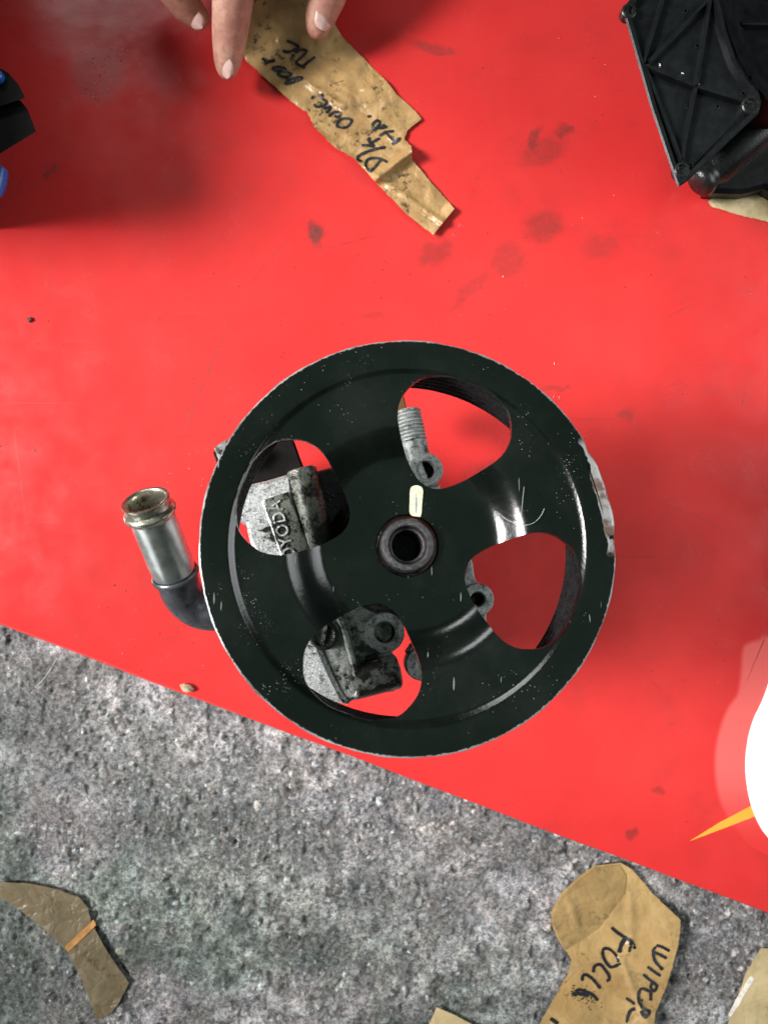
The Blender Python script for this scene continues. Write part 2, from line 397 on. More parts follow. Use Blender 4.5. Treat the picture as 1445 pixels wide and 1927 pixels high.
# ------------------------------------------------------------------ concrete ground
def concrete():
    xs = np.concatenate([np.linspace(-1500, -230, 14), np.arange(-222, 222.1, 0.68), np.linspace(230, 1500, 14)])
    ys = np.concatenate([np.linspace(-1500, -292, 14), np.arange(-284, -44, 0.68), np.linspace(-36, 1500, 16)])
    X, Y = np.meshgrid(xs, ys); nx, ny = len(xs), len(ys)
    Z = (fbm(X, Y, 60, 3, 1) - .5) * 1.6 + (fbm(X, Y, 11, 4, 11) - .5) * 1.7 + (fbm(X, Y, 2.6, 3, 21) - .5) * 1.1
    pit = fbm(X, Y, 4.6, 3, 31); Z -= np.clip(pit - 0.63, 0, 1) * 6.0
    tone = fbm(X, Y, 34, 5, 41); mid = fbm(X, Y, 6.5, 4, 51); fine = fbm(X, Y, 1.7, 3, 55)
    A = 0.135 + 0.25 * np.clip((tone - .36) / .3, 0, 1) * np.clip((mid - .28) / .42, 0, 1.2) + 0.10 * (fine - .5)
    A = np.clip(A, .03, 1); hue = fbm(X, Y, 14, 3, 61)
    C = np.stack([A * (1.0 + .10 * (hue - .5)), A * (0.975 + .05 * (fbm(X, Y, 30, 2, 71) - .5)), A * (0.99 - .12 * (hue - .5))], -1)
    C *= (1 - 0.40 * np.clip((pit - .58) * 6, 0, 1))[..., None]
    corner_tone = np.clip((fbm(X, Y, 55, 4, 91) - .30) / .22, 0, 1) * np.clip((-X * .55 - Y - 165) / 110, 0, 1)  # patchy tone, darker and greener towards the lower left
    corner_tone = np.clip(corner_tone * (0.6 + 0.8 * fbm(X, Y, 9, 3, 95)), 0, 1)
    C *= 1 - corner_tone[..., None] * np.array([0.50, 0.40, 0.46])
    ix0 = 14; iy0 = 14
    N = 15000
    gx = rng.uniform(-220, 220, N); gy = rng.uniform(-282, -46, N)
    den = fbm(gx, gy, 26, 4, 81); keep = den > rng.uniform(0.30, 0.62, N)
    for x, y in zip(gx[keep], gy[keep]):
        r = 0.45 + rng.exponential(0.38); r = min(r, 2.4)
        i0 = ix0 + int((x - r + 222) / .68); i1 = ix0 + int((x + r + 222) / .68) + 2
        j0 = iy0 + int((y - r + 284) / .68); j1 = iy0 + int((y + r + 284) / .68) + 2
        if i0 < ix0 or j0 < iy0 or i1 > nx - 15 or j1 > ny - 17: continue
        xx = X[j0:j1, i0:i1] - x; yy = Y[j0:j1, i0:i1] - y; e = rng.uniform(.65, 1.4)
        q = (xx * e) ** 2 + (yy / e) ** 2; msk = q < r * r
        h = np.sqrt(np.clip(r * r - q, 0, None)) * rng.uniform(.35, .75)
        Z[j0:j1, i0:i1] += np.where(msk, h, 0) * 0.9
        a = rng.choice([.07, .14, .24, .34, .45, .58, .70], p=[.16, .24, .26, .18, .10, .045, .015]) * rng.uniform(.8, 1.2)
        t = rng.uniform(-.12, .12); c = np.array([a * (1 + t), a, a * (1 - t * .8)]) * (1 - corner_tone[j0, i0] * np.array([0.45, 0.36, 0.42]))
        C[j0:j1, i0:i1][msk] = c * .55 + C[j0:j1, i0:i1][msk] * .45
    Z = -5.6 + np.clip(Z, -3.0, 2.0)
    # keep the floor flat below the board so that nothing pokes through
    under = (Y > (P(0, 1178).y - 4 + (X - P(0, 1178).x) * -0.3765))
    Z = np.where(under, np.minimum(Z, -4.6), Z)
    v = np.stack([X, Y, Z], -1).reshape(-1, 3) * S
    idx = np.arange(nx * ny).reshape(ny, nx)
    f = np.stack([idx[:-1, :-1], idx[:-1, 1:], idx[1:, 1:], idx[1:, :-1]], -1).reshape(-1, 4)
    me = bpy.data.meshes.new('concrete_ground')
    me.vertices.add(len(v)); me.vertices.foreach_set('co', v.ravel().astype(np.float32))
    me.loops.add(f.size); me.loops.foreach_set('vertex_index', f.ravel().astype(np.int32))
    me.polygons.add(len(f)); me.polygons.foreach_set('loop_start', np.arange(0, f.size, 4, dtype=np.int32))
    me.update(calc_edges=True)
    ca = me.color_attributes.new('albedo', 'FLOAT_COLOR', 'POINT')
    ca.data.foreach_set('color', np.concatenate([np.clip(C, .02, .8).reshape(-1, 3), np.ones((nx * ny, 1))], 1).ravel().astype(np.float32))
    for p in me.polygons: p.use_smooth = True
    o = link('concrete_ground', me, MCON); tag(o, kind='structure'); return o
concrete()

# ------------------------------------------------------------------ red board
E0 = P(-120, 1178 - 120 * .3765); E1 = P(1600, 1722 + 155 * .3765)
def board():
    edge = []
    for i in range(61):
        t = i / 60; p = E0.lerp(E1, t); w = math.sin(t * 17) * .22 + math.sin(t * 43 + 1) * .13
        edge.append(Vector((p.x, p.y + w)))
    n = len(edge); far = [Vector((p.x + 60 * (i / 60 - .5), 520)) for i, p in enumerate(edge)]
    g = Geo(); vs = []; fs = []
    # rolled lower edge: (offset inwards, z)
    prof = [(1.2, -3.4), (0.3, -3.0), (0.0, -2.3), (0.12, -1.5), (0.55, -0.8), (1.25, -0.3), (2.2, 0.0)]
    for off, z in prof:
        for p in edge: vs.append((p.x, p.y + off, z))
    ny = 14
    for j in range(1, ny + 1):
        for p, q in zip(edge, far):
            r = Vector((p.x, p.y + 2.2)).lerp(q, j / ny); vs.append((r.x, r.y, 0.0))
    rows = len(prof) + ny
    for j in range(rows - 1):
        for i in range(n - 1): fs.append((j * n + i, j * n + i + 1, (j + 1) * n + i + 1, (j + 1) * n + i))
    k0 = len(vs)
    for q in far: vs.append((q.x, q.y, -3.4))
    for i in range(n - 1):
        fs.append(((rows - 1) * n + i, (rows - 1) * n + i + 1, k0 + i + 1, k0 + i))
        fs.append((k0 + i, k0 + i + 1, i + 1, i))
    for i in (0, n - 1):
        fs.append([j * n + i for j in range(rows)] + [k0 + i])
    o = mesh('board', vs, fs, MB, None, 50)
    return tag(o, 'large glossy red printed board laid flat on the rough concrete, smudged with grease', 'board')
BOARD = board()
# white emblem and amber ray printed on it (thin vinyl)
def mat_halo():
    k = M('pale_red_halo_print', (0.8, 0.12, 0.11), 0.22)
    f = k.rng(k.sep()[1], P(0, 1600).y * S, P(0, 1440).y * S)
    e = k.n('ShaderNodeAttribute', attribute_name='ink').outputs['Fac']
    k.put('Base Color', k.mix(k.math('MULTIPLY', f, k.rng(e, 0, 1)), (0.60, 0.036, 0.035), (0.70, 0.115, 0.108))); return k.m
ha = catmull([(1450, 1196), (1425, 1201), (1402, 1209), (1393, 1225), (1389, 1270), (1384, 1303), (1366, 1330), (1352, 1365), (1342, 1410), (1341, 1455), (1348, 1500), (1362, 1535), (1385, 1565), (1412, 1592), (1450, 1612), (1520, 1640), (1600, 1500), (1560, 1260)], 8, True)
hp = [P(p.x, p.y) for p in ha]; hi = inset([Vector((p.x, p.y)) for p in hp], 3.0); nh = len(hp)
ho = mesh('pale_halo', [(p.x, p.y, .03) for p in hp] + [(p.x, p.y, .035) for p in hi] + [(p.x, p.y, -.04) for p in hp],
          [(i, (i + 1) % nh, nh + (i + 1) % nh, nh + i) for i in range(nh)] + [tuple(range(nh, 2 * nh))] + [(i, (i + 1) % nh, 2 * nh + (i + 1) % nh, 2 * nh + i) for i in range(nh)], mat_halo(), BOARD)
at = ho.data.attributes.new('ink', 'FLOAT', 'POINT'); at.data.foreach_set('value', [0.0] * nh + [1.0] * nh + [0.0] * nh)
wh = catmull([(1470, 1225), (1452, 1262), (1444, 1290), (1432, 1322), (1418, 1352), (1408, 1385), (1402.5, 1425), (1403, 1462), (1410, 1505), (1424, 1545), (1446, 1578), (1490, 1620), (1560, 1640), (1650, 1600), (1690, 1450), (1620, 1270), (1540, 1215)], 8, True)
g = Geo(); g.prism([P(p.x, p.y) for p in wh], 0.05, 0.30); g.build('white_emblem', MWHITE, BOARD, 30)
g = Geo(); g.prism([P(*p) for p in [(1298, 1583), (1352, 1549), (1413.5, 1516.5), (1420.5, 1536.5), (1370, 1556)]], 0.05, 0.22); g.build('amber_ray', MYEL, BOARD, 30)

# ------------------------------------------------------------------ power steering pump
AX = Vector((0.061, 0.112, 1.0)).normalized(); RIM = Vector((9.05, -10.42, 140.8))
L = RIM.z / AX.z; BASE = RIM - AX * L
ROT = Vector((0, 0, 1)).rotation_difference(AX)
PUMP = empty('power_steering_pump', BASE); PUMP.rotation_mode = 'QUATERNION'; PUMP.rotation_quaternion = ROT
tag(PUMP, 'used power steering pump lying on the red board with a black four-hole pulley facing up', 'pump')
def PL(px, py, zl):
    """camera ray through a pixel met with the pump's own plane zl mm above (-: below) the pulley rim; pump coordinates"""
    inv = ROT.inverted(); o = inv @ (Vector((0, 0, H)) - BASE); d = inv @ Vector(((px - CX) / F, -(py - CY) / F, -1.0))
    t = (zl + L - o.z) / d.z; return o + d * t
def PLs(pts, zl): return [PL(x, y, zl) for x, y in pts]
def loc(p): return ROT.inverted() @ (Vector(p) - BASE)

def pulley():
    top = [(70.75, -1.5), (70.8, -0.8), (70.55, -0.25), (70.1, 0.0), (69.4, 0.0), (66.5, -0.35), (63.0, -0.8), (61.4, -1.1), (60.5, -1.6), (59.7, -2.3), (58.6, -2.75), (57.0, -2.95),
           (53, -3.15), (49, -3.3), (46, -3.45), (44, -3.7), (42.4, -4.15), (40.9, -4.85), (39.5, -5.75), (38.1, -6.85), (36.7, -8.1), (35.3, -9.35), (33.9, -10.5), (32.5, -11.45), (31.0, -12.2), (29.5, -12.68), (27.8, -12.94), (26, -13.0),
           (22, -13.0), (17, -13.0), (12.0, -13.0), (11.3, -13.1), (10.9, -13.5), (10.7, -14.2)]
    th = 2.3
    bot = []
    for i, (r, z) in enumerate(top):
        a = top[max(i - 1, 0)]; b = top[min(i + 1, len(top) - 1)]
        t = Vector((b[0] - a[0], b[1] - a[1])).normalized(); nrm = Vector((t.y, -t.x))
        if nrm.y > 0: nrm = -nrm
        bot.append((r + nrm.x * th, z + nrm.y * th))
    bot = [(70.3, -2.6), (69, -2.75)] + [b for b in bot if b[0] < 67.5 and b[0] > 12] + [(10.7, -15.3)]
    g = Geo(); prof = top + bot[::-1]
    g.lathe([(r, z + L) for r, z in prof], n=240, closed=True)
    o = g.build('pulley', None, None, None)
    # cutters: four rounded windows and the split beside the scraped rim
    half = [(60.4, 0), (59.8, 8.2), (55.9, 16.2), (49.3, 19.8), (43.6, 20.3), (38.2, 18.4), (31.8, 13.5), (27.0, 9.0), (23.4, 4.3)]
    outl = half + [(22.3, 0)] + [(u, -v) for u, v in half[:0:-1]]
    outl = catmull(outl, 7, True)
    c = Geo()
    for k in range(4):
        a = math.radians(69.3 - 90 * k); ur = Vector((math.cos(a), math.sin(a))); vt = Vector((-ur.y, ur.x))
        c.prism([ur * p.x + vt * p.y for p in outl], L - 30, L + 10)
    arc = []
    for i in range(13):
        t = i / 12; a = math.radians(24.5 - 16 * t); arc.append(Vector((math.cos(a), math.sin(a))) * (67.25 + .12 * math.sin(t * 9) + .33 * math.sin(math.pi * t)))
    for i in range(12, -1, -1):
        t = i / 12; a = math.radians(24.5 - 16 * t); arc.append(Vector((math.cos(a), math.sin(a))) * (67.2 - .35 * math.sin(math.pi * t)))
    arc.pop(); c.prism(arc, L - 8, L + 6)
    co = c.build('cutter', None, None, None)
    md = o.modifiers.new('cut', 'BOOLEAN'); md.object = co; md.operation = 'DIFFERENCE'; md.solver = 'EXACT'
    me = evaluated(o); old = o.data; o.modifiers.clear(); o.data = me
    bpy.data.meshes.remove(old); cm = co.data; bpy.data.objects.remove(co); bpy.data.meshes.remove(cm)
    # battered rim: slight dents
    for v in me.vertices:
        x, y = v.co.x / S, v.co.y / S; r = math.hypot(x, y); a = math.degrees(math.atan2(y, x))
        if r > 65:
            k = (r - 65) / 5.8
            d = -1.0 * math.exp(-((a - 27) / 2.6) ** 2) + 0.25 * math.exp(-((a - 10) / 7) ** 2) - .7 * math.exp(-((a - 1) / 2.5) ** 2)
            wob = .10 * math.sin(a * .31) + .07 * math.sin(a * .83 + 1)
            f = 1 + (d + wob) * k / r; v.co.x *= f; v.co.y *= f
            v.co.z += k * S * (-0.9 * math.exp(-((a - 14) / 9) ** 2))
    me.materials.clear(); me.materials.append(MP); shade(me, 28)
    me.name = 'pulley'; o.parent = PUMP
    # belt sleeve, pressed grooves show on the inside too
    pr = []
    for i in range(0, 49):
        t = i / 48; z = -3.4 - 25.0 * t; pr.append((61.7 + .38 * math.sin(t * 6 * 2 * math.pi) - .0 * t, z))
    pr += [(62.0, -29.9), (66.0, -30.0), (70.0, -29.6), (70.0, -28.4), (67.5, -27.4)]
    for i in range(7):
        z = -26.2 + i * 3.4; pr += [(66.6, z), (63.9, z + 1.7)]
    pr += [(66.4, -3.4)]
    g = Geo(); g.lathe([(r, z + L) for r, z in pr], n=160, closed=True); g.build('grooved_rim', MBLK, o, 40)
    g = Geo(); g.lathe([(r, z + L) for r, z in [(9.8, -17.5), (9.8, -12.0), (9.55, -10.9), (9.25, -10.3), (8.9, -10.0), (8.4, -9.9), (7.2, -9.9), (6.85, -10.1), (6.6, -10.7), (6.5, -12.2), (6.2, -13.4), (5.5, -13.9), (5.3, -30), (5.2, -34)]], n=72)
    g.prism(circle((0, 0), 5.3, 32), L - 35, L - 33.5)
    g.build('hub', MHUB, o, 16)
    # cream witness mark
    g = Geo(); pts = catmull([(772, 920), (779, 914), (788, 914), (795.5, 921), (794.5, 945), (792, 970), (786, 972), (771.5, 967), (771, 940)], 4, True)
    g.prism(PLs(pts, -12.9), L - 12.98, L - 12.86); g.build('paint_mark', MPAINT, o, 30)
    g = Geo(); pts = [(782, 930), (784, 929), (785, 945), (784, 966), (781.5, 966)]
    g.prism(PLs(pts, -12.84), L - 12.85, L - 12.83); g.build('rubbed_streak', MSTREAK, o, 30)
    return o
PULLEY = pulley()

# --- castings below the pulley
g = Geo(); bz = 28 * math.tan(math.radians(7.35))
g.lathe([(0.5, bz), (25, bz), (28, bz + 2.5), (28, L - 78), (30, L - 74), (30, L - 60), (24, L - 52), (16, L - 42), (10, L - 37), (10, L - 15)], n=64)
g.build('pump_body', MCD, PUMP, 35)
def slab(name, pts, ztop, zbot, m, c=1.0, parent=PUMP, sm=30, smoothpts=0):
    poly = PLs(pts, ztop)
    if smoothpts: poly = catmull(poly, smoothpts, True)
    gg = Geo(); gg.chamfer_prism(poly, L + zbot, L + ztop, c); return gg.build(name, m, parent, sm)

# left window: valve housing
VH = slab('valve_housing', [(425, 930), (452, 915), (500, 904), (548, 890), (560, 1010), (650, 1085), (560, 1105), (492, 1062), (470, 1020), (462, 985), (440, 975)], -52, -96, MCL, 1.4)
slab('name_strip', [(497, 940), (541, 925), (556, 960), (600, 1078), (548, 1090)], -50.6, -52.4, MCR, 0.5, VH)
rid = [PL(495, 944, -50.2), PL(533, 1052, -50.2), PL(548, 1098, -50.2)]
g = Geo(); g.tube(rid, 0.55, 8); g.build('ridge', MCL, VH, 40)
# raised maker's lettering on the strip
def lettering():
    cu = bpy.data.curves.new('lettering', 'FONT'); cu.body = 'TOYODA'; cu.size = 1; cu.extrude = 0.035; cu.bevel_depth = 0.012; cu.space_character = 1.10
    tmp = bpy.data.objects.new('lettering', cu); COL.objects.link(tmp); bpy.context.view_layer.update()
    me = evaluated(tmp); bpy.data.objects.remove(tmp)
    xs = [v.co.x for v in me.vertices]; w0, w1 = min(xs), max(xs); hgt = max(v.co.y for v in me.vertices)
    b0 = PL(563, 1069, -50.4); b1 = PL(526.5, 940, -50.4)    # baseline runs up the picture
    dx = (b1 - b0); dx.z = 0; ln = dx.length; dx.normalize(); up = Vector((-dx.y, dx.x, 0)); hh = 5.0
    for v in me.vertices:
        p = b0 + dx * ((v.co.x - w0) / (w1 - w0) * ln) + up * (v.co.y / hgt * hh)
        v.co = Vector((p.x, p.y, L - 50.62 + (v.co.z + 0.047) / 0.094 * 0.75)) * S
    me.materials.clear(); me.materials.append(MCL); return link('lettering', me, MCL, VH)
LET = lettering(); tag(LET, 'raised cast capital letters')
# round rib beside it
a0 = PL(566, 884, -55); a1 = PL(612, 1062, -55)
g = Geo(); ln = (a1 - a0).length
g.lathe([(0.2, 0), (5.9, 0.0), (6.4, .5), (6.4, 3.4), (6.1, 3.9), (6.3, 4.4), (6.3, ln)], a0, a1 - a0, 48); g.build('round_rib', MCR, PUMP, 35)
slab('rib_shoulder', [(548, 884), (587, 873), (592, 893), (575, 905), (550, 905)], -51.5, -70, MCR, 0.8)
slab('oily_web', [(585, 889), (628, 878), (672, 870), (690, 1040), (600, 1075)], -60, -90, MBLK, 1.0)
g = Geo()
for i in range(9):
    p = PL(random.uniform(615, 650), random.uniform(920, 1010), -59.6); g.lathe([(.01, .35), (.5, .3), (.8, 0)], p, (0, 0, 1), 8)
g.build('oil_beads', MBLK, PUMP, 60)
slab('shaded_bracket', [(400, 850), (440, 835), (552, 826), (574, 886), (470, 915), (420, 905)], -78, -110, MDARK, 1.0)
slab('bracket_corner', [(402, 841), (424, 826), (470, 850), (440, 880), (410, 864)], -66, -80, MCG, 1.5)

# bottom window: outlet casting
OC = slab('outlet_casting', [(540, 1170), (600, 1150), (650, 1120), (742, 1108), (742, 1200), (716, 1232), (690, 1240), (672, 1262), (676, 1308), (653, 1327), (615, 1316), (540, 1290)], -55, -98, MC, 1.2)
g = Geo(); g.chamfer_prism(catmull(PLs([(560, 1210), (590, 1192), (612, 1240), (640, 1300), (655, 1325), (610, 1318), (560, 1300)], -52.5), 4, True), L - 56, L - 52.5, 1.8); g.build('bright_pad', MCL, OC, 40)
g = Geo(); g.tube(catmull([PL(630, 1150, -53.5), PL(645, 1180, -53.5), PL(660, 1230, -53.5), PL(668, 1262, -53.5), PL(672, 1310, -54)], 5), 1.5, 12); g.build('ridge', MC, OC, 60)
a0 = PL(672, 1282, -59); a1 = PL(750, 1262, -61)
g = Geo(); ln = (a1 - a0).length; g.lathe([(.2, -3), (7.0, -3), (7.2, 0), (7.2, ln - 1.0), (6.4, ln - .2), (.2, ln)], a0, a1 - a0, 48); g.build('side_boss', MC, OC, 35)
slab('boss_shoulder', [(668, 1238), (738, 1222), (749, 1290), (742, 1302), (676, 1310)], -60.5, -84, MC, 1.2, OC)
# threaded outlet port
c0 = PL(724, 1191, -49); g = Geo()
g.lathe([(8.0, -14), (8.0, -1.2), (7.4, -.2), (7.0, 0), (4.9, 0), (4.3, -.5)] + [(4.3 - .25 * (i % 2), -.9 - i * .6) for i in range(18)] + [(4.0, -13)], c0, (0, 0, 1), 56); PORT = g.build('outlet_port', MCG, PUMP, 35)
g = Geo(); g.lathe([(4.02 - .06 * (i % 2), -1.4 - i * .6) for i in range(19)] + [(.05, -13)], c0, (0, 0, 1), 40); g.build('bore', MBORE, PORT, 35)
# slotted plug
c0 = PL(609, 1196, -51); g = Geo(); g.lathe([(5.8, -6), (5.8, -.6), (5.2, 0), (4.5, 0), (4.3, -.7), (4.0, -.9), (.05, -.9)], c0, (0, 0, 1), 40)
g.build('slotted_plug', MBLK, PUMP, 35)
d = (PL(612, 1172, -51) - PL(603, 1220, -51)); d.z = 0; d.normalize(); q = Vector((-d.y, d.x, 0))
g = Geo(); g.prism([c0 + d * 4.1 + q * .75, c0 - d * 4.1 + q * .75, c0 - d * 4.1 - q * .75, c0 + d * 4.1 - q * .75], c0.z - .95, c0.z + .35); g.build('plug_blade', MC, PUMP, 30)

# mounting lugs with bolt holes
def lug(cx, cy, z, rpx, holepx, arm, m=MCG, thick=9):
    """plate: round eye of radius rpx with an arm polygon, hole through the eye"""
    c = PL(cx, cy, z); k = (PL(cx + 10, cy, z) - c).length / 10; R0 = rpx * k; R1 = holepx * k
    gg = Geo(); gg.lathe([(R1, -thick), (R0, -thick), (R0, -.8), (R0 - .8, 0), (R1 + .5, 0), (R1, -.5)], c, (0, 0, 1), 48, closed=True)
    gg.lathe([(R1 * .99, -thick + .5), (.05, -thick + .5)], c, (0, 0, 1), 32)
    o = gg.build('mounting_lug', m, PUMP, 35)
    ar = Geo(); ar.chamfer_prism(PLs(arm, z - 1.2), L + z - thick, L + z - 1.2, .8); ar.build('lug_arm', m, o, 30)
    sc = Geo(); sc.lathe([(R1 * .8, -thick + .6), (R1 * .8, -3.6), (R1 * .6, -3.2), (R1 * .35, -3.4), (.05, -4.2)], c, (0, 0, 1), 20); sc.build('bolt', MBORE, o, 40)
    return o
lug(801, 884, -74, 33.5, 17.5, [(752, 850), (772, 840), (790, 860), (812, 915), (828, 912), (834, 935), (800, 960), (760, 930)])
lug(899, 1128, -74, 31, 14, [(860, 1080), (884, 1045), (890, 1060), (893, 1085), (900, 1100), (880, 1130), (915, 1150), (916, 1172), (880, 1200), (840, 1150)])
lug(793, 1250, -76, 31, 9, [(764, 1228), (775, 1212), (800, 1200), (850, 1180), (840, 1230), (800, 1292), (786, 1276)])
# ribbed sleeve beside the upper lug
a0 = PL(764, 772, -80); a1 = PL(786, 872, -80); ln = (a1 - a0).length; g = Geo(); pr = [(.2, 0), (5.2, 0)]
for i in range(9):
    h = .4 + i * 1.62; pr += [(5.6, h), (6.5, h + .45), (6.5, h + .9), (5.8, h + 1.35)]
pr += [(6.2, .4 + 9 * 1.62), (6.2, ln)]
g.lathe(pr, a0, a1 - a0, 40); g.build('ribbed_sleeve', MCG, PUMP, 45)
slab('brown_stub', [(742, 742), (760, 744), (768, 778), (745, 790)], -84, -104, MBRN, 0.6)

# return pipe: elbow and hose spigot
C1 = P(273, 940, 92); C0 = P(327, 1075, 72); ax = (C1 - C0).normalized(); SL = (C1 - C0).length
path = [loc(C0 + ax * .6), loc(C0), loc(C0 - ax * 5), loc(P(343, 1117, 61)), loc(P(367, 1141, 56)), loc(P(402, 1150, 54)), loc(P(470, 1140, 54)), loc(P(560, 1110, 54))]
g = Geo(); g.tube(catmull(path, 6), 8.9, 28); ELB = g.build('elbow_pipe', MELB, PUMP, 50)
g = Geo(); l0 = loc(C0); la = loc(C1) - loc(C0)
g.lathe([(8.7, -3.4), (9.9, -2.8), (10.3, -1.9), (9.9, -.9), (9.4, -.4)], l0, la, 56); g.build('collar', MELB, ELB, 50)
g = Geo()
g.lathe([(8.6, -.6), (9.0, -.2), (9.25, .6), (9.25, 8), (9.2, 16), (9.2, 24), (9.1, SL - 9.4), (9.0, SL - 8.6)], l0, la, 64); SPG = g.build('hose_spigot', MZINC, PUMP, 40)
g = Geo()
g.lathe([(9.0, SL - 8.65), (9.5, SL - 7.9), (10.35, SL - 7.0), (10.75, SL - 6.1), (10.6, SL - 5.2), (9.9, SL - 4.5), (9.15, SL - 4.0), (9.05, SL - 2.6), (9.5, SL - 1.4), (9.75, SL - .6), (9.6, SL - .1), (9.2, SL),
         (8.5, SL - .15), (8.1, SL - .8), (7.9, SL - 3), (7.9, SL - 30), (.1, SL - 31)], l0, la, 64); g.build('beaded_lip', MLIP, SPG, 50)

# ------------------------------------------------------------------ tapes
INK = []
def strip(Lp, Rp, zf, m, name, sub=6, nx=16, thick=0.12, parent=None):
    """tape sheet between two edge polylines (pixels on the surface below), zf(px,py) -> height mm"""
    def dens(e):
        o = []
        for i in range(len(e) - 1):
            for k in range(sub): o.append(Vector(e[i]).lerp(Vector(e[i + 1]), k / sub))
        o.append(Vector(e[-1])); return o
    A = dens(Lp); B = dens(Rp); vs = []; fs = []
    for j, (a, b) in enumerate(zip(A, B)):
        for i in range(nx + 1):
            q = a.lerp(b, i / nx)
            if i in (0, nx): q = q + Vector((random.uniform(-.8, .8), random.uniform(-.8, .8)))
            vs.append(P(q.x, q.y, zf(q.x, q.y)))
    n = nx + 1
    for j in range(len(A) - 1):
        for i in range(nx): fs.append((j * n + i, j * n + i + 1, (j + 1) * n + i + 1, (j + 1) * n + i))
    k0 = len(vs); vs = vs + [Vector((v.x, v.y, v.z - thick)) for v in vs]
    fs2 = [tuple(reversed([k + k0 for k in f])) for f in fs]
    rim = [i for i in range(n)] + [j * n + nx for j in range(1, len(A))] + [(len(A) - 1) * n + i for i in range(nx - 1, -1, -1)] + [j * n for j in range(len(A) - 2, 0, -1)]
    side = [(rim[i], rim[(i + 1) % len(rim)], rim[(i + 1) % len(rim)] + k0, rim[i] + k0) for i in range(len(rim))]
    o = mesh(name, vs, fs + fs2 + side, m, parent, 60); return o

def ink(strokes, org, sc, zf, parent, width=4.6, name='handwriting', m=None):
    g = Geo()
    for s in strokes:
        wd = width
        if isinstance(s[0], (int, float)): wd = s[0]; s = s[1:]
        pts = [Vector((org[0] + x / sc, org[1] + y / sc)) for x, y in s]
        pts = catmull(pts, 6); vs = []; n = len(pts)
        for i, p in enumerate(pts):
            t = (pts[min(i + 1, n - 1)] - pts[max(i - 1, 0)]); t = t.normalized() if t.length > 0 else Vector((1, 0)); q = Vector((-t.y, t.x))
            ww = wd * .5 * (1 + .18 * math.sin(i * 1.7 + p.x)) * (0.65 if i in (0, n - 1) else 1)
            for sg in (-1, 1):
                r = p + q * ww * sg; vs.append(P(r.x, r.y, zf(r.x, r.y) + .38))
        g.add(vs, [(2 * i, 2 * i + 1, 2 * i + 3, 2 * i + 2) for i in range(n - 1)])
    return g.build(name, m or MINK, parent, 60)

def n1(x, y, sc, seed): return float(fbm(np.array([x]), np.array([y]), sc, 3, seed)[0]) - .5
def seg(x, y, a, b):
    """signed distance across and parameter along the line a-b (pixels)"""
    d = Vector((b[0] - a[0], b[1] - a[1])); l = d.length; d /= l; r = Vector((x - a[0], y - a[1])); return r.x * d.y - r.y * d.x, r.dot(d) / l

def z_long(x, y):
    z = 1.6 + 3.0 * n1(x, y, 42, 200) + 1.2 * n1(x, y, 15, 210)
    d, t = seg(x, y, (695, 340), (780, 275)); z += (3.2 + 3.0 * max(0, min(1, t))) * math.exp(-((d + 3) / 10) ** 2)
    d, t = seg(x, y, (540, 130), (640, 195)); z += 1.8 * math.exp(-(d / 6) ** 2) * (1 if -.1 < t < 1.1 else .2)
    d, t = seg(x, y, (800, 395), (835, 420)); z += 1.5 * math.exp(-(d / 6) ** 2)
    d, t = seg(x, y, (815, 440), (855, 390)); z += 2.2 * math.exp(-(d / 9) ** 2)
    if y < 110: z += (110 - y) * .085
    return max(z, .3)
tl = [(430, -70), (446, 10), (456, 75), (462, 112), (520, 165), (560, 200), (578, 210), (591, 237), (628, 275), (650, 288), (668, 298), (676, 308), (700, 335), (722, 358), (768, 405), (815, 441)]
tr = [(604, -70), (622, 10), (632, 48), (645, 70), (680, 105), (705, 130), (726, 150), (747, 177), (784, 210), (793, 223), (768, 243), (760, 260), (774, 275), (776, 300), (822, 355), (855, 392)]
T1 = strip(tl, tr, z_long, MTAPE, 'tape_strip', 10, 34)
tag(T1, 'long crumpled brown tape strip with black marker writing, pinched by the hand', 'tape')
A1 = [[(645, 185), (720, 215), (790, 255), (800, 280), (740, 315), (700, 330)], [6.0, (590, 320), (640, 335), (700, 335)], [(725, 370), (745, 410)],
      [(760, 355), (830, 310), (915, 320), (880, 380), (800, 450), (780, 490), (850, 530), (900, 550)], [(870, 530), (950, 465), (1035, 405)],
      [(310, 420), (350, 460), (370, 510)], [7, (350, 475), (420, 465), (490, 450)], [(450, 550), (560, 540), (630, 570), (580, 600), (500, 590), (450, 550)],
      [(520, 620), (560, 660), (640, 680), (700, 650), (660, 610), (560, 600), (520, 620)], [(620, 770), (660, 730), (640, 680)],
      [(660, 730), (760, 690), (855, 685), (800, 720), (700, 760), (620, 770)]]
ink(A1, (450, 50), 7.225, z_long, T1, 5.2)
A2 = [[7, (125, 150), (145, 160)], [(150, 215), (170, 240), (230, 230)], [(180, 130), (220, 165), (265, 200), (225, 240)], [(215, 120), (225, 150)], [(235, 260), (300, 240), (265, 300)],
      [(280, 330), (330, 290), (385, 295), (370, 330), (330, 325)], [(350, 415), (380, 360), (440, 345), (490, 365), (460, 410), (410, 430), (350, 415)],
      [(690, 460), (680, 400), (720, 365), (745, 385), (720, 430), (690, 460)], [(720, 430), (800, 425), (770, 400)], [(740, 505), (800, 470), (870, 460)], [(800, 475), (860, 540), (880, 570)],
      [(850, 580), (900, 555), (930, 520)], [(630, 330), (665, 325)], [(580, 590), (640, 590), (690, 600), (640, 540), (660, 525)], [(640, 600), (680, 560), (745, 525)],
      [(800, 605), (700, 625), (600, 660), (550, 690), (545, 720), (580, 735)], [(670, 835), (630, 800), (615, 760), (640, 715), (700, 705), (760, 715), (815, 745)], [(655, 830), (700, 790), (740, 740), (770, 715)]]
ink(A2, (560, 150), 4.817, z_long, T1, 5.0)

